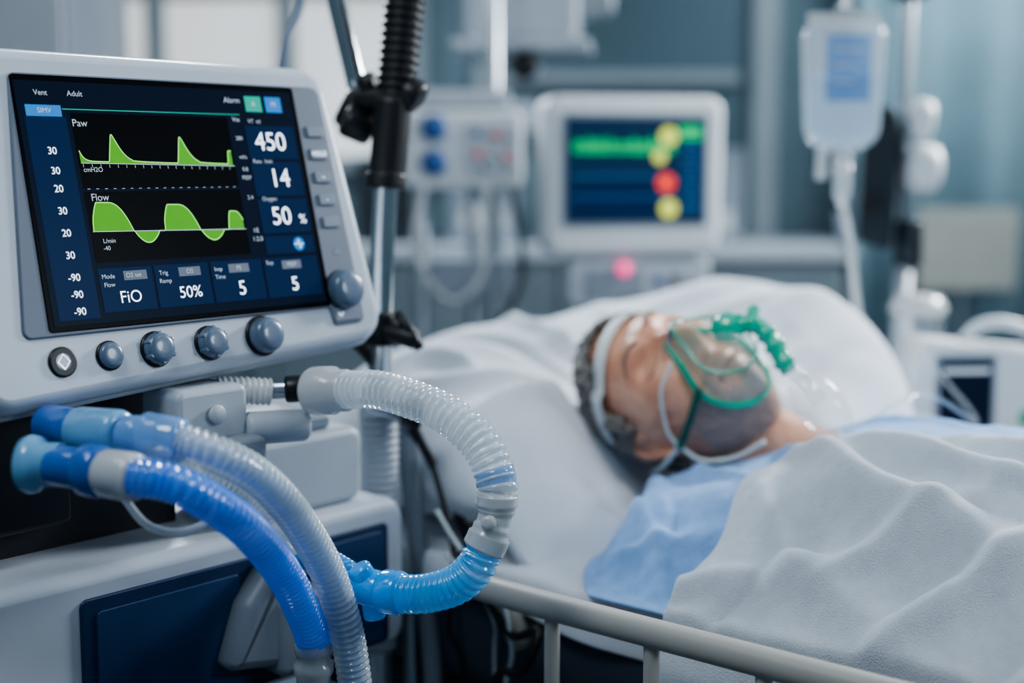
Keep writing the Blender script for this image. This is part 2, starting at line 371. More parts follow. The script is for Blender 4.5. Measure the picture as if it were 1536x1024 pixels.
hose('drain_hose',[(-.35,1.27,.985),(-.31,1.26,.985),(-.27,1.265,.970),(-.235,1.29,.94),(-.215,1.33,.90),(-.22,1.39,.872)],.011,m_clear,vent,.0055,.0018)

# ------------------------------------------------------------------ breathing hoses
h1=group('breathing_hose',(-.30,1.15,.98))
lathe('swivel_disc',[(.014,-.004),(.0235,-.003),(.0255,.004),(.0235,.011),(.019,.014),(.019,.03)],(-.412,1.188,.997),(1,-.13,0),m_pale,h1,36)
rcyl('inlet_barrel',(-.392,1.184,.997),(-.352,1.170,.996),.0175,m_bluec,h1)
rcyl('collar',(-.360,1.172,.996),(-.338,1.160,.996),.0225,m_bluec,h1)
rcyl('cuff_start',(-.340,1.160,.996),(-.306,1.142,.995),.0205,m_milk,h1)
H1=[(-.312,1.143,.996),(-.286,1.142,.993),(-.262,1.146,.982),(-.2276,1.185,.9426),(-.206,1.255,.879),(-.1945,1.31,.8175),(-.192,1.330,.790)]
hose('hose',H1,.0170,m_blueh,h1)
lathe('cuff_end',[(.0175,0),(.0185,.003),(.0185,.010),(.0165,.012),(.0165,.020),(.0195,.022),(.0195,.030),(.017,.034),(.017,.055)],(-.192,1.329,.792),(-.02,.05,-1),m_milk,h1,32)
h2=group('breathing_hose',(-.28,1.2,1.0))
rcyl('elbow',(-.420,1.262,1.018),(-.372,1.228,1.017),.019,m_bluec,h2)
rcyl('collar',(-.384,1.236,1.017),(-.335,1.206,1.019),.0215,m_pale,h2)
rcyl('inner_sleeve',(-.335,1.206,1.019),(-.315,1.198,1.020),.0170,m_clearb,h2)
rcyl('cuff_start',(-.318,1.199,1.0205),(-.279,1.188,1.016),.0205,m_clearb,h2)
H2=[(-.284,1.189,1.016),(-.254,1.189,1.006),(-.2227,1.213,.9814),(-.197,1.251,.938),(-.1746,1.303,.8706),(-.1606,1.326,.808),(-.1538,1.338,.7498),(-.15,1.343,.69)]
hose('hose',H2,.0170,m_clear,h2)
tube('inner_condensate',H2,.0105,m_clearb,h2,14,.01)
h3=group('breathing_hose',(-.1,1.35,.95))
lathe('cuff_start',[(.018,0),(.0235,.002),(.025,.006),(.025,.030),(.0215,.034),(.0215,.048),(.019,.052)],(-.208,1.452,1.018),(.84,-.54,.09),m_milk,h3,36)
L3a=[(-.166,1.420,1.024),(-.1380,1.397,1.028),(-.1095,1.373,1.026),(-.0625,1.341,1.013),(-.0289,1.318,.987),(-.0143,1.304,.955),(-.0150,1.301,.938)]
hose('hose_clear',L3a,.0197,m_clear,h3,.0080,.0042)
tube('blue_band',[(-.0175,1.307,.967),(-.0150,1.3055,.958),(-.0145,1.304,.950)],.0190,m_clearb,h3,24,.004)
tube('connector',[(-.0140,1.301,.944),(-.0155,1.300,.925),(-.0215,1.297,.905),(-.0270,1.296,.893)],lambda l,L:.0180+(.0022 if (l<.012 or l>L-.016) else 0)-(.002 if .018<l<.03 else 0),m_milk,h3,28,.002)
lathe('connector_port',[(.006,0),(.007,.002),(.007,.010),(.0045,.012),(0,.012)],(-.020,1.284,.922),(-.2,-1,.1),m_milk,h3)
L3b=[(-.0262,1.296,.893),(-.034,1.296,.876),(-.052,1.303,.857),(-.0816,1.32,.843),(-.110,1.334,.838)]
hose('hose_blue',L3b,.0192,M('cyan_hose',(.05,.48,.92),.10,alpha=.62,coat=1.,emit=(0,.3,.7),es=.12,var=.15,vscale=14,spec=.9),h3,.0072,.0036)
rcyl('tee_right',(-.104,1.332,.839),(-.128,1.344,.838),.0215,m_cyan,h3)
rcyl('tee_body',(-.124,1.342,.838),(-.152,1.358,.841),.0185,m_cyan,h3)
rcyl('tee_branch',(-.138,1.350,.84),(-.150,1.345,.862),.012,m_cyan,h3)
rcyl('tee_foot',(-.138,1.350,.84),(-.134,1.350,.808),.011,m_cyan,h3)
hose('hose_return',[(-.150,1.356,.841),(-.172,1.378,.848),(-.200,1.412,.850),(-.232,1.46,.836),(-.240,1.492,.825)],.0160,M('cyan_hose_b',(.04,.36,.85),.12,alpha=.72,coat=1.,var=.15,spec=.8),h3,.0070,.0028)

# ------------------------------------------------------------------ ventilator support arm
arm=group('ventilator_support_arm',(-.16,1.69,0))
p0=V((-.158,1.687,1.034)); p1=V((-.150,1.711,1.231)); p2=V((-.104,1.76,1.66))
tube('chrome_post',[V((-.165,1.69,.12)),V((-.160,1.688,.8)),p0,p1,V((-.128,1.737,1.445))],.0145,m_chrome,arm,20,.03)
hose('black_boot',[V((-.140,1.722,1.32)),V((-.128,1.737,1.445)),V((-.113,1.75,1.56)),p2],.0245,m_rub,arm,.0105,.0035)
tube('boot_smooth',[p1+V((-.001,0,-.008)),V((-.146,1.715,1.27)),V((-.141,1.72,1.33))],.0225,m_rub,arm,24,.01)
tube('boot_rim',[p1+V((-.001,0,-.010)),p1+V((0,.002,.008))],.0245,m_rub,arm,24,.004)
tube('chrome_strut',[(-.186,1.775,1.325),(-.216,1.79,1.45),(-.30,1.83,1.80)],.0125,m_chrome,arm,18,.03)
for i,(p,q,r) in enumerate((((-.200,1.765,1.29),(-.178,1.77,1.335),.024),((-.190,1.755,1.325),(-.118,1.735,1.335),.016),((-.205,1.74,1.305),(-.170,1.75,1.29),.020),((-.13,1.72,1.34),(-.108,1.715,1.325),.020),((-.185,1.755,1.345),(-.165,1.75,1.350),.013))):
    rcyl('clamp_%d'%i,p,q,r,m_dark,arm,24,r*.35)
rcyl('post_clamp',(-.157,1.686,1.035),(-.158,1.687,1.075),.022,m_dark,arm)
rcyl('clamp_knob',(-.150,1.675,1.055),(-.112,1.66,1.045),.012,m_dark,arm)
tube('clamp_lever',[(-.135,1.668,1.075),(-.122,1.66,1.06),(-.108,1.655,1.035)],.006,m_dark,arm)
hose('grey_bellows',[(-.162,1.687,.99),(-.160,1.687,.90),(-.162,1.688,.79),(-.165,1.69,.66)],.024,m_lgrey,arm,.009,.003)
rcyl('joint',(-.175,1.66,.968),(-.120,1.665,.958),.013,m_steel,arm)
rcyl('joint_end',(-.130,1.665,.960),(-.105,1.663,.956),.019,m_dark,arm)
lathe('post_foot',[(.13,0),(.13,.02),(.05,.04),(.02,.13)],(-.165,1.69,0),(0,0,1),m_dmetal,arm)
cab=group('cable_bundle',(-.1,1.72,.7))
tube('grey_conduit',[(-.137,1.74,.95),(-.130,1.72,.90),(-.112,1.70,.76),(-.095,1.68,.60),(-.09,1.69,.30),(-.06,1.75,.012)],.0125,m_grey,cab)
tube('grey_conduit_b',[(-.125,1.70,.72),(-.122,1.69,.60),(-.115,1.68,.45),(-.10,1.74,.012)],.010,m_steel,cab)
tube('black_cable',[(-.205,1.70,1.05),(-.170,1.68,1.02),(-.125,1.71,.94),(-.109,1.72,.905),(-.064,1.71,.816),(-.039,1.69,.718),(-.023,1.68,.617),(-.02,1.69,.3),(-.02,1.72,.008)],.0060,m_rub,cab)
tube('thin_cable',[(-.10,1.70,.90),(-.07,1.66,.79),(-.075,1.64,.70),(-.055,1.64,.60),(-.05,1.66,.006)],.0035,m_rub,cab)
tube('white_cable',[(-.08,1.62,.80),(-.045,1.60,.77),(-.02,1.60,.72),(-.02,1.62,.65),(-.01,1.65,.3),(-.01,1.66,.006)],.0025,m_strap,cab)
tube('coiled_cable',[(-.06,1.62,.80),(-.03,1.58,.76),(.00,1.56,.72),(.03,1.53,.735),(.01,1.52,.69),(-.02,1.55,.66),(-.03,1.60,.4),(-.03,1.66,.007)],.005,m_rub,cab)
tube('suction_line',[(-.09,1.66,.84),(-.06,1.63,.80),(-.04,1.60,.80),(-.015,1.57,.77),(.0,1.56,.70),(-.01,1.57,.60),(-.02,1.62,.01)],.003,m_strap,cab)
tube('blue_grey_cable',[(-.31,1.84,1.05),(-.30,1.84,1.30),(-.290,1.85,1.40),(-.268,1.87,1.50),(-.30,1.84,1.80)],.0055,m_knob,cab)

# ------------------------------------------------------------------ bed
bed=group('hospital_bed',tuple(BF.p(.5,.56,0)))
box('mattress',BF,-.58,1.62,.12,1.0,.62,.770,m_mattr,bed,.05,.03)
box('deck',BF,-.60,1.64,.14,.98,.55,.62,m_dmetal,bed,.03,.01)
box('chassis',BF,-.50,1.50,.30,.82,.30,.37,m_dmetal,bed,.03,.01)
for i,s in enumerate((-.3,1.3)):
    box('lift_column_%d'%i,BF,s-.06,s+.06,.50,.62,.35,.56,m_grey,bed,.02,.01)
    for j,w in enumerate((.32,.80)):
        p=BF.p(s,w,0); rcyl('caster_%d%d'%(i,j),p+T*(-.02)+UP*.075,p+T*.02+UP*.075,.074,m_rub,bed)
        rcyl('caster_stem_%d%d'%(i,j),p+UP*.09,p+UP*.34,.018,m_steel,bed)
HB=Frame(BF.p(-.62,.56,0),T,UP,N0)
prism('headboard',rpoly([(-.42,.50),(.42,.50),(.42,.92),(-.42,.92)],[.05,.05,.12,.12],8),-.03,0,.01,HB,m_lgrey,bed)
FB=Frame(BF.p(1.68,.56,0),T,UP,N0)
prism('footboard',rpoly([(-.42,.50),(.42,.50),(.42,.95),(-.42,.95)],[.05,.05,.12,.12],8),-.03,0,.01,FB,m_lgrey,bed)
def rail(nm,w,s0,s1,z,inw):
    tube(nm+'_top',[BF.p(s0-.03,w+inw,z-.10),BF.p(s0-.045,w+inw*.75,z-.03),BF.p(s0-.03,w+inw*.25,z-.004),BF.p(s0+.03,w,z),BF.p((s0+s1)/2,w,z),BF.p(s1-.05,w,z),BF.p(s1+.01,w,z-.03),BF.p(s1+.02,w,z-.2)],.0145,m_frameb,bed,20,.012)
    tube(nm+'_bottom',[BF.p(s0+.10,w,z-.20),BF.p((s0+s1)/2,w,z-.20),BF.p(s1+.02,w,z-.2)],.012,m_frameb,bed)
    n=int((s1-s0)/.125)
    for i in range(1,n+1): rcyl(nm+'_bar_%d'%i,BF.p(s0-.02+i*.125,w,z-.20),BF.p(s0-.02+i*.125,w,z),.008,m_frameb,bed)
    for i in range(3):
        s=s0+.2+i*(s1-s0-.4)/2; wi = w+.15 if w<.5 else w-.08
        rcyl(nm+'_arm_%d'%i,BF.p(s,w,z-.20),BF.p(s,wi,.585),.012,m_dmetal,bed)
rail('side_rail',0.0,0.0,.95,.800,.11)
rail('far_side_rail',1.06,.25,1.1,.78,-.05)

def ridged(n): return (1-min(1,abs(n)*2.4))**1.4-.38
def folds(x,y,sc_,ang,amp,st=3.5):
    c,s=math.cos(ang),math.sin(ang)
    wx=.035*noise.noise(V((x*4,y*4,sc_))); x=x+wx; y=y-wx
    u=(x*c+y*s)/st; v=(-x*s+y*c)
    n=noise.noise(V((u*sc_,v*sc_,sc_))); n2=noise.noise(V((u*sc_*2.1+5,v*sc_*2.1,3.3)))
    return amp*(ridged(n)+.5*ridged(n2))
def creases(x,y,segs,warp=.02):
    """sum of long tapering folds, each along a segment (x0,y0,x1,y1,width,height)"""
    wx=warp*noise.noise(V((x*5,y*5,1.7))); wy=warp*noise.noise(V((x*5+9,y*5,4.1))); x+=wx; y+=wy; z=0
    for x0,y0,x1,y1,wd,h in segs:
        dx,dy=x1-x0,y1-y0; L2=dx*dx+dy*dy; t=((x-x0)*dx+(y-y0)*dy)/L2
        tt=max(0,min(1,t)); d=math.hypot(x-x0-dx*tt,y-y0-dy*tt)
        if d<wd*3.5: z+=h*math.exp(-(d/(wd*(.6+.8*tt)))**1.7)*(1-.75*tt)*(.35+.65*smooth(0,.15,tt))
    return z
def cloth(name, rows, cols, fn, mat, parent, thick):
    vs=[];fs=[]
    for i in range(rows+1):
        for j in range(cols+1): vs.append(BF.p(*fn(i/rows,j/cols)))
    for i in range(rows):
        for j in range(cols):
            a=i*(cols+1)+j; fs.append((a,a+1,a+cols+2,a+cols+1))
    ob=mesh(name,vs,fs,mat,parent)
    if ob.data.polygons[len(fs)//2].normal.z<0: ob.data.flip_normals()
    md=ob.modifiers.new('thick','SOLIDIFY'); md.thickness=thick; md.offset=1
    md=ob.modifiers.new('sub','SUBSURF'); md.levels=1; md.render_levels=1
    return ob
def sheet_fn(u,v):
    s=-.585+2.2*u; q=.07+1.03*v
    if q<.115: w=.112-.006*math.sin(s*30)*(.115-q)/.045; z=.775-(.115-q)*(1+.3*math.sin(s*9))
    elif q>1.005: w=1.008; z=.775-(q-1.005)
    else: w=q; z=.776+.0015*noise.noise(V((s*9,w*9,0)))+.010*max(0,folds(s,w,10,.3,1,3))*smooth(.5,.2,w)
    return s,w,z
cloth('fitted_sheet',200,90,sheet_fn,m_sheet,bed,.002)

PSEG=[(-.12,.36,-.34,.20,.016,.030),(-.14,.34,-.20,.14,.014,.026),(-.05,.33,-.12,.15,.014,-.024),(-.22,.44,-.52,.36,.016,-.026),(-.24,.50,-.52,.55,.018,.026),
      (-.20,.56,-.42,.75,.018,.022),(-.08,.60,-.05,.90,.020,.024),(.00,.62,.08,.85,.014,-.018),(-.25,.30,-.5,.25,.016,.026),(-.02,.30,-.03,.14,.012,.018),(-.30,.18,-.45,.30,.014,-.020)]
def pillow(name,cs,cw,hs,hw,zb,ht,dent,rise,seed):
    vs=[];fs=[];R=70;A=200
    def top(s,w,u):
        e=(1-u**3.0)**.6 if u<1 else 0
        z=zb+ ht*.36+ e*ht*.64
        z+= rise*smooth(.64,.92,w)*e*smooth(-.50,-.22,s)
        z+= .030*smooth(-.26,-.46,s)*e
        z-= dent*math.exp(-(((s+.06)/.17)**2+((w-.44)/.14)**2))*min(1,e*1.5)
        z-= .15*smooth(-.16,.03,s)*smooth(.60,.46,w)
        z+= e*folds(s,w,6+seed,.9,.008,2.6)+min(1,e*1.3)*creases(s,w,PSEG,.03)
        return max(z,zb+.004)
    def pos(u,t):
        c,s_=math.cos(t),math.sin(t); n=3.3
        k=(abs(c)**n+abs(s_)**n)**(-1/n)
        return cs+hs*u*k*c, cw+hw*u*k*s_
    idx={}
    for side in (0,1):
        for i in range(R+1):
            u=(i/R)**.8
            for j in range(A):
                s,w=pos(u,2*math.pi*j/A)
                t_=top(s,w,u)
                if side==0: z=t_
                else:
                    e=(1-u**4)**.5; z=min(t_-.002 if u<.999 else t_, zb+ht*.36*(1-e))
                idx[side,i,j]=len(vs); vs.append(BF.p(s,w,z))
        for i in range(R):
            for j in range(A):
                k=(j+1)%A; fs.append((idx[side,i,j],idx[side,i,k],idx[side,i+1,k],idx[side,i+1,j]))
    ob=mesh(name,vs,fs,m_sheet,None)
    bm=bmesh.new(); bm.from_mesh(ob.data); bmesh.ops.remove_doubles(bm,verts=bm.verts,dist=.0004); bmesh.ops.recalc_face_normals(bm,faces=bm.faces); bm.to_mesh(ob.data); bm.free()
    for p in ob.data.polygons: p.use_smooth=True
    return ob
pillow('pillow',-.225,.565,.350,.435,.776,.225,.130,.130,1)

# ------------------------------------------------------------------ patient
pat=group('patient',tuple(BF.p(.3,.47,.85)))
def body_h(s,w):
    cw=.475
    H=.070+.080*smooth(-.04,.30,s)-.03*smooth(.5,.8,s)-.02*smooth(.9,1.2,s)+.05*smooth(1.42,1.5,s)*(1-smooth(1.52,1.6,s))
    z=.784+H*math.exp(-(abs(w-cw)/.25)**2.6)
    z+=.034*math.exp(-((w-.235)/.065)**2)*smooth(-.04,.04,s)*(1-smooth(.6,.8,s))
    return z
def sb(w):      # blanket's upper edge
    return .195+.022*math.sin(w*17)-.03*smooth(.2,.1,w)+ .30*smooth(.34,.42,w)*(1-.15*smooth(.6,.9,w))
GSEG=[(-.03,.36,.16,.13,.012,.024),(-.03,.33,.06,.14,.011,.020),(.02,.38,.22,.24,.013,.022),(.0,.30,.12,.20,.009,-.014),(.05,.16,.22,.20,.012,.018),(.12,.42,.30,.30,.012,.016),(.10,.5,.34,.52,.012,.016),(.02,.24,.20,.11,.010,.018),(.03,.14,.12,.11,.010,.014)]
def gown_fn(u,v):
    w=.088+.772*v
    e=-.052+.13*max(0,(.36-w)/.27)**1.5+.14*math.exp(-((w-.535)/.095)**4)+.05*smooth(.6,.85,w)+.008*math.sin(w*31)
    s=e+(.66-e)*u
    rim=smooth(0,.09,u)
    z=body_h(s,w)+.006
    if .40<w<.65: z0=z-.02
    else: z0=.790
    z=z0*(1-rim)+z*rim
    z+=(folds(s,w,9,1.3,.006,2.8)+creases(s,w,GSEG))*(.3+.7*rim)*(1 if u<.6 else .4)
    z-= .02*smooth(.10,0,v)+ .02*smooth(.9,1,v)
    return s,w,max(z,.784)
cloth('hospital_gown',150,200,gown_fn,m_gown,pat,.004)
BSEG=[(.20,.30,.60,.14,.022,.034),(.22,.22,.48,.08,.017,.026),(.28,.34,.78,.24,.024,.034),(.18,.12,.40,.20,.015,.020),(.42,.10,.62,.30,.020,.030),(.55,.08,.80,.34,.020,.028),
      (.34,.16,.44,.30,.016,.016),(.36,.38,.95,.34,.024,.024),(.26,.10,.32,.24,.013,-.012),(.50,.26,.74,.16,.017,-.014),(.30,.27,.56,.22,.012,-.012),(.46,.42,.8,.5,.02,.02),(.62,.12,.95,.2,.02,.024)]
def blanket_fn(u,v):
    q=-.02+1.10*v
    w=max(q,.086) if q<.5 else min(q,1.018)
    s=sb(w)+(1.61-sb(w))*u
    z=body_h(s,w)+.022
    z+=folds(s,w,5,-.75,.009,3.0)+creases(s,w,BSEG,.035)+.0015*noise.noise(V((s*30,w*30,2)))
    edge=smooth(.0,.02,u); z-= .006*(1-edge)
    z=max(z,body_h(s,w)+.008,.790+.004*noise.noise(V((s*8,w*8,0))))
    if q<.16: z-= (0.16-q)*.30*smooth(.16,.09,q)
    if q<.086: z-= (.086-q)*.8; w=.086-.014*math.sin(s*28+2*math.sin(s*9))*smooth(.086,0,q)-.014*smooth(.086,-.02,q)
    if q>1.018: z-=(q-1.018)
    return s,w,z
bl=cloth('blanket',380,240,blanket_fn,m_blank,None,.008)

HC=V((.2190,1.828,.958))
crown=V((-.87,.44,.20)).normalized(); fwd=V((.24,-.84,.54)); fwd=(fwd-crown*fwd.dot(crown)).normalized(); lat=fwd.cross(crown)
HF=Frame(HC,lat,fwd,crown,1.09)
sk=[(.78,.47,.85,.10),(.60,.47,.855,.095),(.42,.47,.855,.10),(.27,.47,.850,.080),(.14,.49,.865,.056),(None,0,0,.052),
    (.16,.36,.835,.045),(.33,.24,.83,.038),(.47,.22,.825,.034),(.62,.30,.84,.030),(.70,.36,.86,.022),
    (.16,.61,.835,.045),(.33,.70,.83,.038),(.47,.72,.825,.034),(.62,.65,.84,.030),(.70,.58,.86,.022),
    (.86,.38,.84,.062),(1.12,.36,.83,.045),(1.40,.35,.82,.036),(1.46,.34,.86,.030),
    (.86,.56,.84,.062),(1.12,.58,.83,.045),(1.40,.59,.82,.036),(1.46,.60,.86,.030)]
ed=[(0,1),(1,2),(2,3),(3,4),(4,5),(3,6),(6,7),(7,8),(8,9),(9,10),(3,11),(11,12),(12,13),(13,14),(14,15),(0,16),(16,17),(17,18),(18,19),(0,20),(20,21),(21,22),(22,23)]
neck=HF.p(0,-.030,-.045)
vs=[neck if a is None else BF.p(a,b,c) for a,b,c,r in sk]
me=bpy.data.meshes.new('body'); me.from_pydata([tuple(v) for v in vs],ed,[]); me.materials.append(m_skin)
ob=bpy.data.objects.new('body',me); COL.objects.link(ob); attach(ob,pat)
md=ob.modifiers.new('skin','SKIN')
for i,l in enumerate(me.skin_vertices[0].data):
    r=sk[i][3]; l.radius=(r,r); l.use_root=(i==0)
md.use_smooth_shade=True
md=ob.modifiers.new('sub','SUBSURF'); md.levels=2; md.render_levels=2

def g(x,s): return math.exp(-(x/s)**2)
def head_pt(d):
    x,y,z=d
    X=x*.077;Y=y*.098;Z=z*.124
    if z<0:
        k=-z; X*=1-.20*k**1.6
        if y<0: Y*=1-.55*smooth(.15,.95,k)
        else: Y*=1+.02*k
    else: X*=1+.03*math.sin(z*math.pi)
    X=math.copysign(abs(X)**.96*.077**.04,X)
    if Y>0:
        f=smooth(0,.05,Y)
        Y+=f*(.031*g(X,.0125)*(smooth(.036,-.022,Z)*smooth(-.046,-.030,Z))
            +.008*g(Z-.040,.012)*g(abs(X)-.026,.026)
            -.016*g(abs(X)-.032,.015)*g(Z-.018,.015)
            +.010*g(abs(X)-.032,.011)*g(Z-.014,.009)
            -.003*g(abs(X)-.032,.014)*g(Z-.026,.003)
            -.003*g(abs(X)-.032,.016)*g(Z-.001,.0035)
            +.007*g(abs(X)-.046,.016)*g(Z+.012,.018)
            +.007*g(X,.024)*g(Z+.060,.006)+.006*g(X,.021)*g(Z+.073,.006)
            -.004*g(X,.022)*g(Z+.0665,.003)
            +.012*g(X,.024)*g(Z+.102,.016)
            +.008*g(X,.010)*g(Z+.026,.010)
            -.0016*(g(Z-.062,.0022)+g(Z-.071,.0022)+g(Z-.081,.0022))*g(X,.04)
            -.003*g(X-.005,.002)*g(Z-.042,.008))
        Y-= f*.006*g(abs(X)-.030,.02)*g(Z+.045,.02)
        Y-= f*.004*g(abs(X)-(.020-.35*(Z+.02)),.0035)*smooth(-.075,-.06,Z)*smooth(-.01,-.03,Z)
    X+=math.copysign(1,X)*.0012*noise.noise(V((X*60,Y*60,Z*60)))
    return X,Y,Z
def head_mesh(name,mat,off=0,sel=None,jit=0):
    A=180;B=140;vs=[];fs=[];loc=[]
    for i in range(B+1):
        p=math.pi*i/B
        for j in range(A):
            t=2*math.pi*j/A; d=V((math.sin(p)*math.cos(t),math.sin(p)*math.sin(t),math.cos(p)))
            q=V(head_pt(d)); o=off+jit*noise.noise(V((q.x*90,q.y*90,q.z*35)))
            q+=V((d.x,d.y,d.z)).normalized()*o; loc.append(q); vs.append(HF.p(*q))
    for i in range(B):
        for j in range(A):
            k=(j+1)%A; f=(i*A+j,i*A+k,(i+1)*A+k,(i+1)*A+j)
            if sel is None or sel(sum((loc[n] for n in f),V())/4): fs.append(f)
    ob=mesh(name,vs,fs,mat,pat)
    bm=bmesh.new(); bm.from_mesh(ob.data); bmesh.ops.remove_doubles(bm,verts=bm.verts,dist=.00005)
    bmesh.ops.delete(bm,geom=[v for v in bm.verts if not v.link_faces],context='VERTS'); bmesh.ops.recalc_face_normals(bm,faces=bm.faces); bm.to_mesh(ob.data); bm.free()
    for p in ob.data.polygons: p.use_smooth=True
    return ob
head_mesh('head',m_skin)
def hairsel(q):
    j=.006*noise.noise(V((q.x*60,q.y*60,q.z*60)))
    if abs(q.x)>.06 and -.035<q.z<.024+j and q.y>-.03+j: return False
    return (q.z>.086+j and q.y<.060) or (q.y<.030+j-.25*max(0,q.z-.05) and q.z>.018) or (q.y<-.018+j and q.z>-.06+j)
hr=head_mesh('hair',m_hair,.011,hairsel,.008); md=hr.modifiers.new('s','SOLIDIFY'); md.thickness=.009; md.offset=-1
def stubsel(q):
    j=.006*noise.noise(V((q.x*120,q.y*120,q.z*120)))
    return q.y>-.02 and (q.z<-.048+j-.45*max(0,.04-q.y) and (q.z<-.085 or abs(q.x)>.018) ) and not (abs(q.x)<.026 and -.08<q.z<-.052)
head_mesh('beard_stubble',m_stub,.0008,stubsel,.001)
def surf(x,z,off):
    zz=z/.124; xx=x/.077
    yy=math.sqrt(max(.01,1-min(.98,xx*xx+zz*zz))); q=head_pt((xx,yy,zz)); return HF.p(q[0],q[1]+off,q[2])
for sg in (1,-1):
    pts=[(sg*.074,-.004,-.026),(sg*.080,-.008,-.020),(sg*.086,-.020,.0),(sg*.087,-.022,.016),(sg*.084,-.012,.026),(sg*.079,-.001,.022),(sg*.077,.003,.010)]
    tube('ear_rim_%s'%('near' if sg>0 else 'far'),[HF.p(*p) for p in pts],lambda l,L:.0042,m_skin,pat,10,.003)
    vs=[HF.p(*p) for p in pts]+[HF.p(sg*.074,-.006,0)]
    mesh('ear_bowl_%s'%('near' if sg>0 else 'far'),vs,[(i,i+1,7) for i in range(6)],m_skin,pat)
    tube('eyebrow_%d'%sg,[surf(sg*x,z,-.001) for x,z in ((.012,.039),(.022,.044),(.034,.045),(.048,.037))],lambda l,L:.0040*(1-.5*l/L),m_brow,pat,8,.003)
    tube('eyelash_%d'%sg,[surf(sg*x,z,.0002) for x,z in ((.018,.012),(.026,.008),(.036,.008),(.045,.012))],.0010,m_brow,pat,6,.003)
tube('lips',[surf(x,-.0665,.0) for x in (-.022,-.01,0,.01,.022)],.0035,m_lip,pat,8,.004)
vs=[];fs=[];n=64
for i in range(n):
    t=2*math.pi*i/n
    for k,dz in enumerate((-.0075,0,.0075)):
        zz=(.058+dz+.022*math.sin(t))/.124
        r=math.sqrt(max(0,1-zz*zz)); q=V(head_pt((r*math.cos(t),r*math.sin(t),zz)))
        out=V((math.cos(t)*.9,math.sin(t),.3)).normalized()*(.0150 if math.sin(t)<.5 else .008)
        vs.append(HF.p(*(q+out)))
for i in range(n):
    j=(i+1)%n
    for k in (0,1): fs.append((i*3+k,j*3+k,j*3+k+1,i*3+k+1))
hbnd=mesh('head_band',vs,fs,m_strap,pat); md=hbnd.modifiers.new('s','SOLIDIFY'); md.thickness=.003

# oxygen mask
mk=group('oxygen_mask',tuple(HF.p(0,.13,-.045)))
def mo(t):
    c,s=math.cos(t),math.sin(t); z=-.052+.056*s; wx=.043*(1-.50*smooth(-.2,1,s)); return wx*c,z
def face_y(x,z):
    zz=max(-.97,min(.97,z/.124)); xx=x/.077; yy=math.sqrt(max(.06,1-min(.94,xx*xx+zz*zz))); return yy*.098
vs=[];fs=[];n=56
lay=[(1.05,.003),(1.0,.010),(.96,.020),(.86,.033),(.70,.044),(.52,.051),(.36,.055),(.30,.058)]
rim=[]
for k,(sc2,h) in enumerate(lay):
    for i in range(n):
        x,z=mo(2*math.pi*i/n); y0=face_y(x,z)
        X=x*sc2; Z=-.055+(z+.055)*sc2; mixk=min(1,k/5); Y=(y0*(1-mixk)+.094*mixk)+h
        vs.append(HF.p(X,Y,Z))
        if k==0: rim.append(HF.p(X,Y+.001,Z))
for k in range(len(lay)-1):
    for i in range(n):
        j=(i+1)%n; fs.append((k*n+i,k*n+j,(k+1)*n+j,(k+1)*n+i))
mesh('mask_shell',vs,fs,m_maskc,mk)
tube('mask_rim',rim+[rim[0]],.0046,m_maskg,mk,10,.004)
rim2=[vs[3*n+i] for i in range(n)]
tube('mask_rib',rim2+[rim2[0]],.0018,m_maskg,mk,8,.004)
tube('nose_clip',[HF.p(-.016,.118,-.006),HF.p(0,.128,-.002),HF.p(.016,.118,-.006)],.003,m_steel,mk,8,.004)
lathe('mask_port',[(.016,-.012),(.018,0),(.018,.008),(.013,.010),(.013,.020)],HF.p(-.008,.140,-.066),(fwd*.35-crown*.8-lat*.25),m_maskg,mk,28)
tube('swivel_elbow',[HF.p(-.012,.142,-.072),HF.p(-.020,.142,-.094),HF.p(-.014,.134,-.114),HF.p(.002,.124,-.134),HF.p(.010,.116,-.146)],lambda l,L:.0105+(.003 if (l%.020)<.007 else 0),m_maskg,mk,20,.003)
rcyl('elbow_stub',HF.p(-.018,.142,-.092),HF.p(-.040,.146,-.086),.0075,m_maskg,mk)
tube('reservoir_neck',[HF.p(.008,.118,-.142),HF.p(.016,.108,-.165),HF.p(.024,.096,-.185)],.011,m_clr,mk,18,.005)
tube('reservoir_bag',[HF.p(.012,.112,-.155),HF.p(.024,.096,-.180),HF.p(.036,.082,-.205),HF.p(.044,.072,-.220)],lambda l,L:.013+.016*math.sin(math.pi*min(1,l/L*.9+.08)),m_clr,mk,22,.005)
tube('strap_green',[HF.p(.044,.086,-.050),HF.p(.060,.066,-.048),HF.p(.075,.030,-.040),HF.p(.0805,.012,-.034)],.0048,M('green_strap',(.0,.08,.065),.5,var=.1),mk,10,.005)
lathe('strap_button',[(.007,0),(.007,.004),(0,.005)],HF.p(.078,.014,-.034),lat,m_maskg,mk)
tube('strap_white',[HF.p(.081,.012,-.034),HF.p(.088,-.03,-.012),HF.p(.078,-.066,.01),HF.p(.04,-.104,.03),HF.p(-.03,-.106,.03),HF.p(-.078,-.06,.01),HF.p(-.082,.01,-.03),HF.p(-.052,.08,-.05)],.0035,m_strap,mk,8,.005)
tube('tubing_cheek',[HF.p(.030,.098,-.012),HF.p(.056,.074,-.008),HF.p(.077,.034,-.020),HF.p(.082,.012,-.034)],.0024,m_strap,mk,8,.004)
tube('tubing_jaw',[HF.p(.081,.012,-.036),HF.p(.080,-.004,-.060),HF.p(.066,.0,-.095),HF.p(.046,.02,-.125)],.0028,m_strap,mk,8,.004)
tube('oxygen_tube',[HF.p(.042,.074,-.216),BF.p(.24,.56,.965),BF.p(.22,.78,.90),BF.p(.02,1.03,.95)],.0035,m_clr,mk,8,.01)

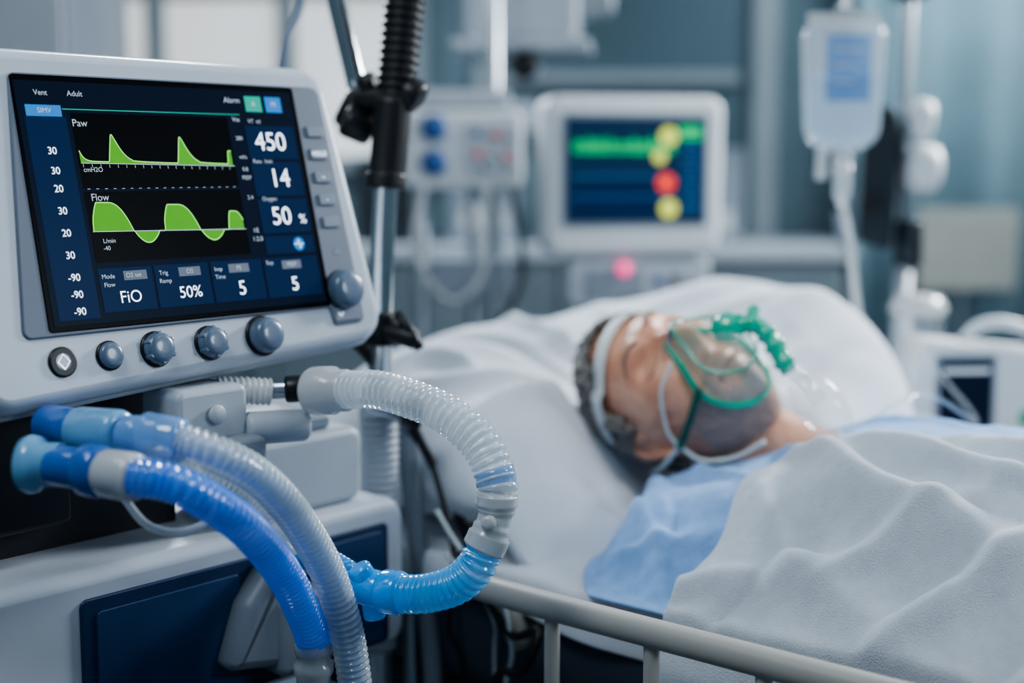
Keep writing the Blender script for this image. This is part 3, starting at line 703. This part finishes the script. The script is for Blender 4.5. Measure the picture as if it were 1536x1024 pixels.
# ------------------------------------------------------------------ patient monitor
pm=group('patient_monitor',(.24,2.85,0))
MF=facing(.240,2.80,1.232,12)
prism('case',rpoly([(-.178,-.160),(.178,-.160),(.182,.150),(-.182,.150)],[.035,.035,.03,.03],8),-.09,.01,.016,MF,m_mon,pm)
prism('screen_frame',rpoly([(-.150,-.104),(.148,-.104),(.148,.116),(-.150,.116)],.008,5),.006,.0125,.002,MF,m_grey,pm)
rect('screen',MF,-.142,.140,-.095,.107,.0135,m_mscr,pm)
for k,(b,am,mt) in enumerate(((.055,.014,m_tgrn),(.044,.010,m_tgrn),(-.005,.002,m_blue),(-.045,.002,m_blue))):
    pts=[(-.128+.205*i/160, b+am*noise.noise(V((i*.9,k,0)))*2) for i in range(161)]
    strip('trace_%d'%k,pts,.005 if k<2 else .0015,MF,.0142,mt,pm)
rect('lower_graph',MF,-.13,.04,-.085,-.018,.0138,m_scr2,pm)
for k,(a,b,mt,r) in enumerate(((.064,.072,m_tyel,.018),(.046,.032,m_tyel,.013),(.060,-.018,m_tred,.018),(.066,-.068,m_tyel,.018))):
    flatpoly('readout_%d'%k,[(a+r*math.cos(t*math.pi/12),b+r*math.sin(t*math.pi/12)) for t in range(24)],MF,.0145,mt,pm)
rect('readout_bar',MF,.085,.132,.066,.092,.0143,m_tgrn,pm)
for k in range(5): rect('readout_row_%d'%k,MF,.092,.130,.045-.028*k,.049-.028*k,.0143,m_blue,pm)
box('module_base',MF,-.13,.16,-.26,-.166,-.08,.0,m_lgrey,pm,.015,.008)
box('module_slot',MF,-.10,.02,-.245,-.185,-.01,.006,m_grey,pm,.008,.003)
lathe('alarm_light',[(.014,0),(.014,.006),(.010,.012),(0,.013)],MF.p(-.022,-.185,.004),MF.ez,m_pink,pm)
for k in range(3): lathe('module_port_%d'%k,[(.010,0),(.010,.006),(0,.008)],MF.p(.05+.035*k,-.21,0),MF.ez,(m_iblue,m_dark,m_grey)[k],pm)
rcyl('post',MF.p(0,.03-1.232,-.05),MF.p(0,-.255,-.05),.022,m_steel,pm)
lathe('foot',[(.20,0),(.20,.02),(.08,.045),(.03,.06)],MF.p(0,-1.232,-.05),(0,0,1),m_dmetal,pm)

# ------------------------------------------------------------------ infusion pumps on stand
ip=group('infusion_pump_stand',(-.08,3.0,0))
PF=facing(-.10,2.92,1.275,6)
box('pump_body',PF,-.12,.125,-.075,.085,-.10,0,m_mon,ip,.02,.01)
box('pump_upper',PF,-.10,.10,.088,.125,-.09,-.01,m_lgrey,ip,.01,.006)
box('pump_face',PF,.005,.115,-.045,.060,0,.006,m_lgrey,ip,.01,.003)
for k,b in enumerate((.048,-.022)):
    lathe('dial_%d'%k,[(.026,0),(.026,.016),(.020,.022),(0,.023)],PF.p(-.060,b,0),PF.ez,m_iblue,ip)
for k,(a,b,mt) in enumerate(((.03,.04,m_iblue),(.065,.035,m_ired),(.095,.03,m_grey),(.03,-.005,m_ired),(.06,-.01,m_grey),(.09,-.012,m_ired),(.045,-.03,m_grey))):
    lathe('key_%d'%k,[(.008,0),(.008,.004),(0,.005)],PF.p(a,b,.005),PF.ez,mt,ip)
for k,a in enumerate((-.085,.025,.07)):
    rcyl('post_%d'%k,PF.p(a,.03-1.275,-.05),PF.p(a,.45 if k==2 else -.07,-.05),.014 if k else .018,m_steel,ip)
box('lower_module',PF,-.06,.10,-.30,-.22,-.09,-.01,m_grey,ip,.01,.006)
box('stand_foot',Frame((-.14,2.97,0),(1,0,0),(0,1,0),(0,0,1)),-.17,.13,-.14,.18,0,.05,m_dmetal,ip,.05,.015)
tube('loop_cable',[PF.p(-.08,-.07,.0),PF.p(-.10,-.2,.02),PF.p(-.03,-.30,.03),PF.p(.04,-.24,.02),PF.p(.05,-.07,0)],.005,m_milk,ip)
tube('loop_cable_b',[PF.p(.10,-.07,.0),PF.p(.12,-.25,.02),PF.p(.06,-.36,.03),PF.p(.0,-.40,.02),PF.p(-.02,-.6,0)],.006,m_rub,ip)

cp=group('ceiling_pendant',(.03,3.25,2.0))
CF=facing(.02,3.15,1.55,-5)
box('head_box',CF,-.12,.125,-.03,.20,-.14,0,m_lgrey,cp,.03,.012)
box('shelf',CF,-.15,.15,-.055,-.03,-.16,.03,m_lgrey,cp,.008,.005)
rcyl('lens',CF.p(.008,-.085,.0),CF.p(.008,-.090,.045),.030,m_dark,cp)
rcyl('lens_mount',CF.p(.008,-.083,-.06),CF.p(.008,-.085,.0),.034,m_grey,cp)
rcyl('drop_tube',CF.p(-.03,.19,-.08),CF.p(-.03,1.24,-.08),.05,m_lgrey,cp)
rcyl('flow_meter',CF.p(-.09,-.16,-.02),CF.p(-.09,.0,-.02),.020,m_clr,cp)
rcyl('side_arm',CF.p(-.13,-.06,-.10),CF.p(-.13,.5,-.10),.014,m_steel,cp)
box('side_unit',CF,.13,.20,.02,.16,-.1,-.02,m_steel,cp,.012,.006)

# ------------------------------------------------------------------ IV stand with bag
iv=group('iv_stand',(.73,2.68,0))
rcyl('pole',(.740,2.68,.06),(.730,2.68,2.05),.012,m_steel,iv)
lathe('pole_sleeve',[(.017,0),(.017,.5)],(.738,2.68,.55),(0,0,1),m_lgrey,iv)
for k in range(5):
    an=2*math.pi*k/5+.3; e=V((.74+.17*math.cos(an),2.68+.17*math.sin(an),.055))
    tube('foot_%d'%k,[(.74,2.68,.085),V((.74,2.68,.08)).lerp(e,.5),e],.013,m_steel,iv)
    rcyl('wheel_%d'%k,e+V((-.01,0,-.027)),e+V((.01,0,-.027)),.0265,m_rub,iv)
tube('hook_arm',[(.73,2.68,1.63),(.69,2.58,1.58),(.62,2.45,1.55),(.55,2.35,1.53),(.535,2.332,1.49)],.006,m_steel,iv)
tube('hook_arm_b',[(.73,2.68,1.64),(.76,2.72,1.64),(.82,2.76,1.62),(.84,2.78,1.64)],.006,m_steel,iv)
box('hook_block',facing(.732,2.66,1.57,0),-.03,.03,-.02,.05,-.04,.02,m_dark,iv,.01,.005)
pf2=facing(.672,2.64,1.24,-10)
prism('pump',rpoly([(-.030,-.13),(.030,-.15),(.040,.06),(.028,.115),(-.005,.115),(-.025,.05)],[.012]*6,5),-.05,.03,.01,pf2,m_dmetal,iv)
rcyl('pump_knob',pf2.p(-.01,-.06,.02),pf2.p(-.01,-.06,.045),.02,m_dark,iv)
rcyl('clamp_upper',(.725,2.63,1.335),(.770,2.62,1.33),.036,m_mon,iv,e=.016)
rcyl('clamp_lower',(.720,2.63,1.245),(.785,2.62,1.24),.045,m_mon,iv,e=.02)
rcyl('clamp_block',(.738,2.65,1.15),(.738,2.65,1.06),.026,m_dmetal,iv)
tube('lever',[(.62,2.61,1.10),(.605,2.60,1.12),(.595,2.59,1.16)],.013,m_grey,iv)
bag=group('iv_bag',(.534,2.33,1.375))
IF=facing(.534,2.33,1.375,3)
prism('bag_film',rpoly([(-.060,-.104),(.060,-.104),(.069,.104),(-.069,.104)],[.042,.042,.028,.028],8),-.022,.022,.018,IF,m_bag,bag)
prism('fluid',rpoly([(-.055,-.098),(.055,-.098),(.062,.020),(-.062,.020)],[.036,.036,.004,.004],8),-.018,.018,.014,IF,m_bagf,bag)
box('seal_top',IF,-.060,.060,.098,.116,-.003,.003,m_milk,bag,.006,.002)
rect('label',IF,-.034,.038,-.025,.080,.0235,m_label,bag)
for k in range(3): rect('label_text_%d'%k,IF,-.022,.026-.008*k,.055-.025*k,.058-.025*k,.0240,m_milk,bag)
tube('hanger',[IF.p(-.012,.112,0),IF.p(-.01,.128,0),IF.p(0,.134,0),IF.p(.01,.128,0),IF.p(.012,.112,0)],.003,m_milk,bag)
rcyl('spout',IF.p(.004,-.100,0),IF.p(.004,-.124,0),.015,m_milk,bag)
lathe('drip_chamber',[(.006,0),(.014,.004),(.014,.055),(.008,.066),(.004,.07)],IF.p(.004,-.120,0),(0,0,-1),m_bag,bag)
rcyl('injection_port',IF.p(-.03,-.1,0),IF.p(-.032,-.150,0),.009,m_milk,bag)
tube('infusion_line',[IF.p(.004,-.188,0),IF.p(.016,-.25,.01),IF.p(.024,-.33,.02),IF.p(.034,-.42,.03),IF.p(.038,-.46,.03),IF.p(.02,-.50,.06),BF.p(.16,.90,.86)],.0065,m_milk,bag,12,.01)

# ------------------------------------------------------------------ bedside table + device
bt=group('bedside_cabinet',(.87,2.37,0))
BT=Frame((.87,2.37,0),(1,0,0),(0,1,0),(0,0,1))
box('carcass',BT,-.215,.23,-.10,.11,.04,.76,m_lgrey,bt,.02,.01)
box('top',BT,-.23,.245,-.12,.125,.76,.785,m_mon,bt,.02,.006)
for k in range(3):
    f=facing(.87,2.27,0,0); box('drawer_%d'%k,f,-.20,.21,.08+.22*k,.28+.22*k,-.01,.006,m_mon,bt,.01,.004); rcyl('pull_%d'%k,f.p(-.06,.2+.22*k,.018),f.p(.06,.2+.22*k,.018),.006,m_steel,bt)
for k,(x,y) in enumerate(((-.18,-.07),(.19,-.07),(-.18,.08),(.19,.08))): rcyl('foot_%d'%k,BT.p(x,y,0),BT.p(x,y,.05),.02,m_rub,bt)
dv=group('syringe_pump',(.765,2.31,.785))
DF=facing(.765,2.275,.786,6)
prism('case',rpoly([(-.125,.0),(.19,.0),(.19,.125),(.10,.165),(-.105,.186),(-.125,.13)],[.012,.02,.03,.03,.02,.02],6),-.09,0,.012,DF,m_mon,dv)
prism('screen_frame',rpoly([(-.085,.030),(.018,.030),(.018,.160),(-.085,.160)],.006,4),0,.004,.001,DF,m_grey,dv)
rect('screen',DF,-.078,.011,.038,.152,.0045,m_scr,dv)
rect('screen_line',DF,-.073,.006,.130,.138,.005,m_dim,dv)
lathe('green_key',[(.013,0),(.013,.004),(0,.006)],DF.p(.072,.055,0),DF.ez,M('green_key',(.02,.45,.2),.4,var=.05),dv)
lathe('white_key',[(.012,0),(.012,.004),(0,.006)],DF.p(.12,.05,0),DF.ez,m_grey,dv)
tube('handle',[DF.p(-.02,.170,-.05),DF.p(.0,.200,-.04),DF.p(.05,.206,-.03),DF.p(.12,.175,-.03),DF.p(.165,.120,-.03)],.010,m_mon,dv)
sn=group('suction_canister',(.70,2.45,.785))
lathe('jar',[(.038,0),(.042,.01),(.046,.20),(.045,.21)],(.700,2.44,.786),(0,0,1),m_clr,sn)
lathe('lid',[(.049,0),(.050,.012),(.04,.03),(.015,.035),(0,.035)],(.700,2.44,.994),(0,0,1),m_milk,sn)
lathe('fluid',[(.036,.002),(.040,.01),(.041,.09),(0,.09)],(.700,2.44,.787),(0,0,1),m_bagf,sn)

# ------------------------------------------------------------------ cabinets at the back
sc1=group('equipment_cabinet',(-1.05,2.75,0))
SF=facing(-1.07,2.62,0,0)
box('carcass',SF,-.25,.27,.03,1.90,-.40,0,m_grey,sc1,.01,.006)
box('door_left',SF,-.24,.0,.06,1.87,0,.012,m_lgrey,sc1,.008,.004)
box('door_right',SF,.01,.26,.06,1.87,0,.012,m_lgrey,sc1,.008,.004)
rcyl('handle_bar',SF.p(.03,.9,.03),SF.p(.03,1.2,.03),.008,m_steel,sc1)
box('plinth',SF,-.23,.25,0,.035,-.38,-.02,m_dmetal,sc1,.005,.002)
ct=group('storage_counter',(-.2,4.3,0))
KF=facing(.0,4.05,0,0)
box('carcass',KF,-1.5,.95,.08,.98,-.42,0,m_trim,ct,.01,.005)
box('worktop',KF,-1.53,.98,.98,1.02,-.44,.03,m_lgrey,ct,.01,.005)
box('plinth',KF,-1.48,.93,0,.085,-.40,-.03,m_dmetal,ct,.01,.005)
for k in range(6):
    a=-1.48+.404*k; box('door_%d'%k,KF,a,a+.39,.11,.96,0,.015,m_door,ct,.006,.004); rcyl('pull_%d'%k,KF.p(a+.34,.6,.03),KF.p(a+.34,.8,.03),.006,m_steel,ct)
for k,(a,w,h,mt) in enumerate(((-.95,.22,.30,m_mon),(-.45,.18,.24,m_dmetal),(-.18,.20,.33,m_grey),(.18,.14,.20,m_beige),(.45,.22,.26,m_grey))):
    gg=group('supply_box',(a,4.2,1.02)); box('carton',KF,a,a+w,1.021,1.021+h,-.30,-.08,mt,gg,.01,.006); box('lid',KF,a-.004,a+w+.004,1.021+h,1.035+h,-.304,-.076,m_grey,gg,.008,.004)
    rect('label',KF,a+.03,a+w-.03,1.06,1.12,-.079,m_dmetal if k%2 else m_milk,gg)

# ------------------------------------------------------------------ room shell
def slab(name,x0,x1,y0,y1,z0,z1,mat):
    vs=[(x,y,z) for x in (x0,x1) for y in (y0,y1) for z in (z0,z1)]
    return mesh(name,vs,[(0,1,3,2),(4,6,7,5),(0,4,5,1),(2,3,7,6),(0,2,6,4),(1,5,7,3)],mat,None,False)
slab('floor',-3,3,-2,4.7,-.1,0,m_floor)
slab('ceiling',-3,3,-2,4.7,2.8,2.9,m_ceil)
slab('wall_back',-3,3,4.6,4.7,0,2.8,m_wall)
slab('wall_left',-3.1,-3,-2,4.7,0,2.8,m_wall)
slab('wall_right',3,3.1,-2,4.7,0,2.8,m_wall)
slab('baseboard_back',-3,3,4.585,4.6,0,.1,m_trim)
def window(name,x0,x1,z0,z1,nm):
    w=group(name,((x0+x1)/2,4.58,(z0+z1)/2)); f=facing(0,4.6,0,0)
    rect('pane',f,x0,x1,z0,z1,.006,m_glow,w)
    for k in range(nm+1):
        x=x0+(x1-x0)*k/nm; box('mullion_%d'%k,f,x-.03,x+.03,z0-.03,z1+.03,0,.05,m_trim,w,.006,.003)
    for k,z in enumerate((z0,z0+(z1-z0)*.45,z1)): box('rail_%d'%k,f,x0-.03,x1+.03,z-.025,z+.025,0,.045,m_trim,w,.006,.003)
window('window_1',-1.95,-.30,1.25,2.45,4)
wp=group('wall_service_panel',(.45,4.58,1.5)); wf=facing(0,4.6,0,0)
box('panel',wf,-.12,.72,1.30,2.5,0,.02,m_wall2,wp,.01,.005)
box('rail_h',wf,-.12,.72,1.50,1.54,.02,.05,m_trim,wp,.01,.005)
for k in range(4): box('socket_%d'%k,wf,-.02+.18*k,.08+.18*k,1.36,1.45,.02,.03,m_lgrey,wp,.008,.004)
box('column_trim',wf,.76,.84,0,2.8,0,.06,m_trim,wp,.01,.005)
def curtain(name,x0,x1,y,z0,z1,nf,amp,mat):
    n=nf*20; vs=[];fs=[]
    for i in range(n+1):
        t=i/n; x=x0+(x1-x0)*t
        for k,z in enumerate((z0,(z0+z1)/2,z1)):
            a=amp*(1.1-.2*k/2); vs.append((x+.015*math.sin(t*nf*4.1),y+a*math.sin(2*math.pi*t*nf+.8*math.sin(t*17)),z))
    for i in range(n):
        for k in (0,1): fs.append((i*3+k,(i+1)*3+k,(i+1)*3+k+1,i*3+k+1))
    ob=mesh(name,vs,fs,mat); md=ob.modifiers.new('s','SOLIDIFY'); md.thickness=.004; return ob
curtain('privacy_curtain',1.04,2.9,4.35,.08,2.6,8,.06,m_curt)
ctr=group('curtain_rail',(1.9,4.35,2.62)); rcyl('rail',(.98,4.35,2.62),(2.95,4.35,2.62),.012,m_steel,ctr)
for k in range(3): rcyl('hanger_%d'%k,(1.08+.88*k,4.35,2.62),(1.08+.88*k,4.35,2.80),.006,m_steel,ctr)
bo_=group('notice_board',(1.30,4.2,1.0)); f=facing(1.36,4.20,0,0)
box('board',f,-.16,.13,.88,1.12,-.01,.01,m_beige,bo_,.01,.004)
rcyl('stand',f.p(-.02,.02,-.03),f.p(-.02,1.0,-.03),.012,m_steel,bo_); lathe('foot',[(.10,0),(.10,.015),(.02,.03)],f.p(-.02,0,-.03),(0,0,1),m_dmetal,bo_)
for k,(x,y) in enumerate(((-1.3,1.2),(-1.3,3.2),(1.3,1.2),(1.3,3.2))):
    cl=group('ceiling_light',(x,y,2.79)); box('frame',WF,x-.33,x+.33,y-.33,y+.33,2.775,2.799,m_trim,cl,.02,.005); rect('diffuser',Frame((x,y,2.773),(1,0,0),(0,-1,0),(0,0,-1)),-.28,.28,-.28,.28,0,m_lamp,cl)

# ------------------------------------------------------------------ lights
def area(name,loc,target,size,power,col):
    l=bpy.data.lights.new(name,'AREA'); l.shape='DISK'; l.size=size; l.energy=power; l.color=col
    o=bpy.data.objects.new(name,l); COL.objects.link(o); o.location=loc
    o.rotation_euler=(V(target)-V(loc)).to_track_quat('-Z','Y').to_euler(); return o
area('key_light',(1.7,2.9,2.0),(.35,1.65,.9),.45,58,(.93,.97,1))  # added key light, low from behind right to bring out the folds
area('overhead_fill',(-.7,.5,2.6),(-.2,1.5,1.0),.7,15,(.84,.93,1))  # added fill above the ventilator, separate from the ceiling panels
area('window_light',(-1.0,4.0,2.3),(-.1,1.6,1.0),.6,56,(.82,.92,1))
area('side_light',(2.0,.9,1.9),(-.1,1.5,1.0),.5,11,(.82,.92,1))
area('back_wall_wash',(1.6,3.4,2.6),(1.8,4.6,1.4),1.0,30,(.78,.93,1))
sl=bpy.data.lights.new('face_spot','SPOT'); sl.energy=55; sl.spot_size=math.radians(17); sl.spot_blend=.9; sl.shadow_soft_size=.10; sl.color=(1,.93,.86)  # added narrow spot that brightens the backlit face; no fixture in the room
so=bpy.data.objects.new('face_spot',sl); COL.objects.link(so); so.location=(.35,.75,2.35)
so.rotation_euler=(V((.235,1.80,.97))-V(so.location)).to_track_quat('-Z','Y').to_euler()
w=bpy.data.worlds.new('world'); sc.world=w; w.use_nodes=True
w.node_tree.nodes['Background'].inputs[0].default_value=(.45,.68,.92,1); w.node_tree.nodes['Background'].inputs[1].default_value=.21
try: sc.view_settings.look='AgX - Medium High Contrast'
except Exception as ex: print('look',ex)

# ------------------------------------------------------------------ camera
cam=bpy.data.cameras.new('camera'); co=bpy.data.objects.new('camera',cam); COL.objects.link(co)
co.location=(0,0,1.25); co.rotation_euler=(math.radians(90-7.1),0,0)
cam.lens=50; cam.sensor_width=36; cam.clip_start=.05
cam.dof.use_dof=True; cam.dof.focus_distance=1.36; cam.dof.aperture_fstop=1.6
sc.camera=co
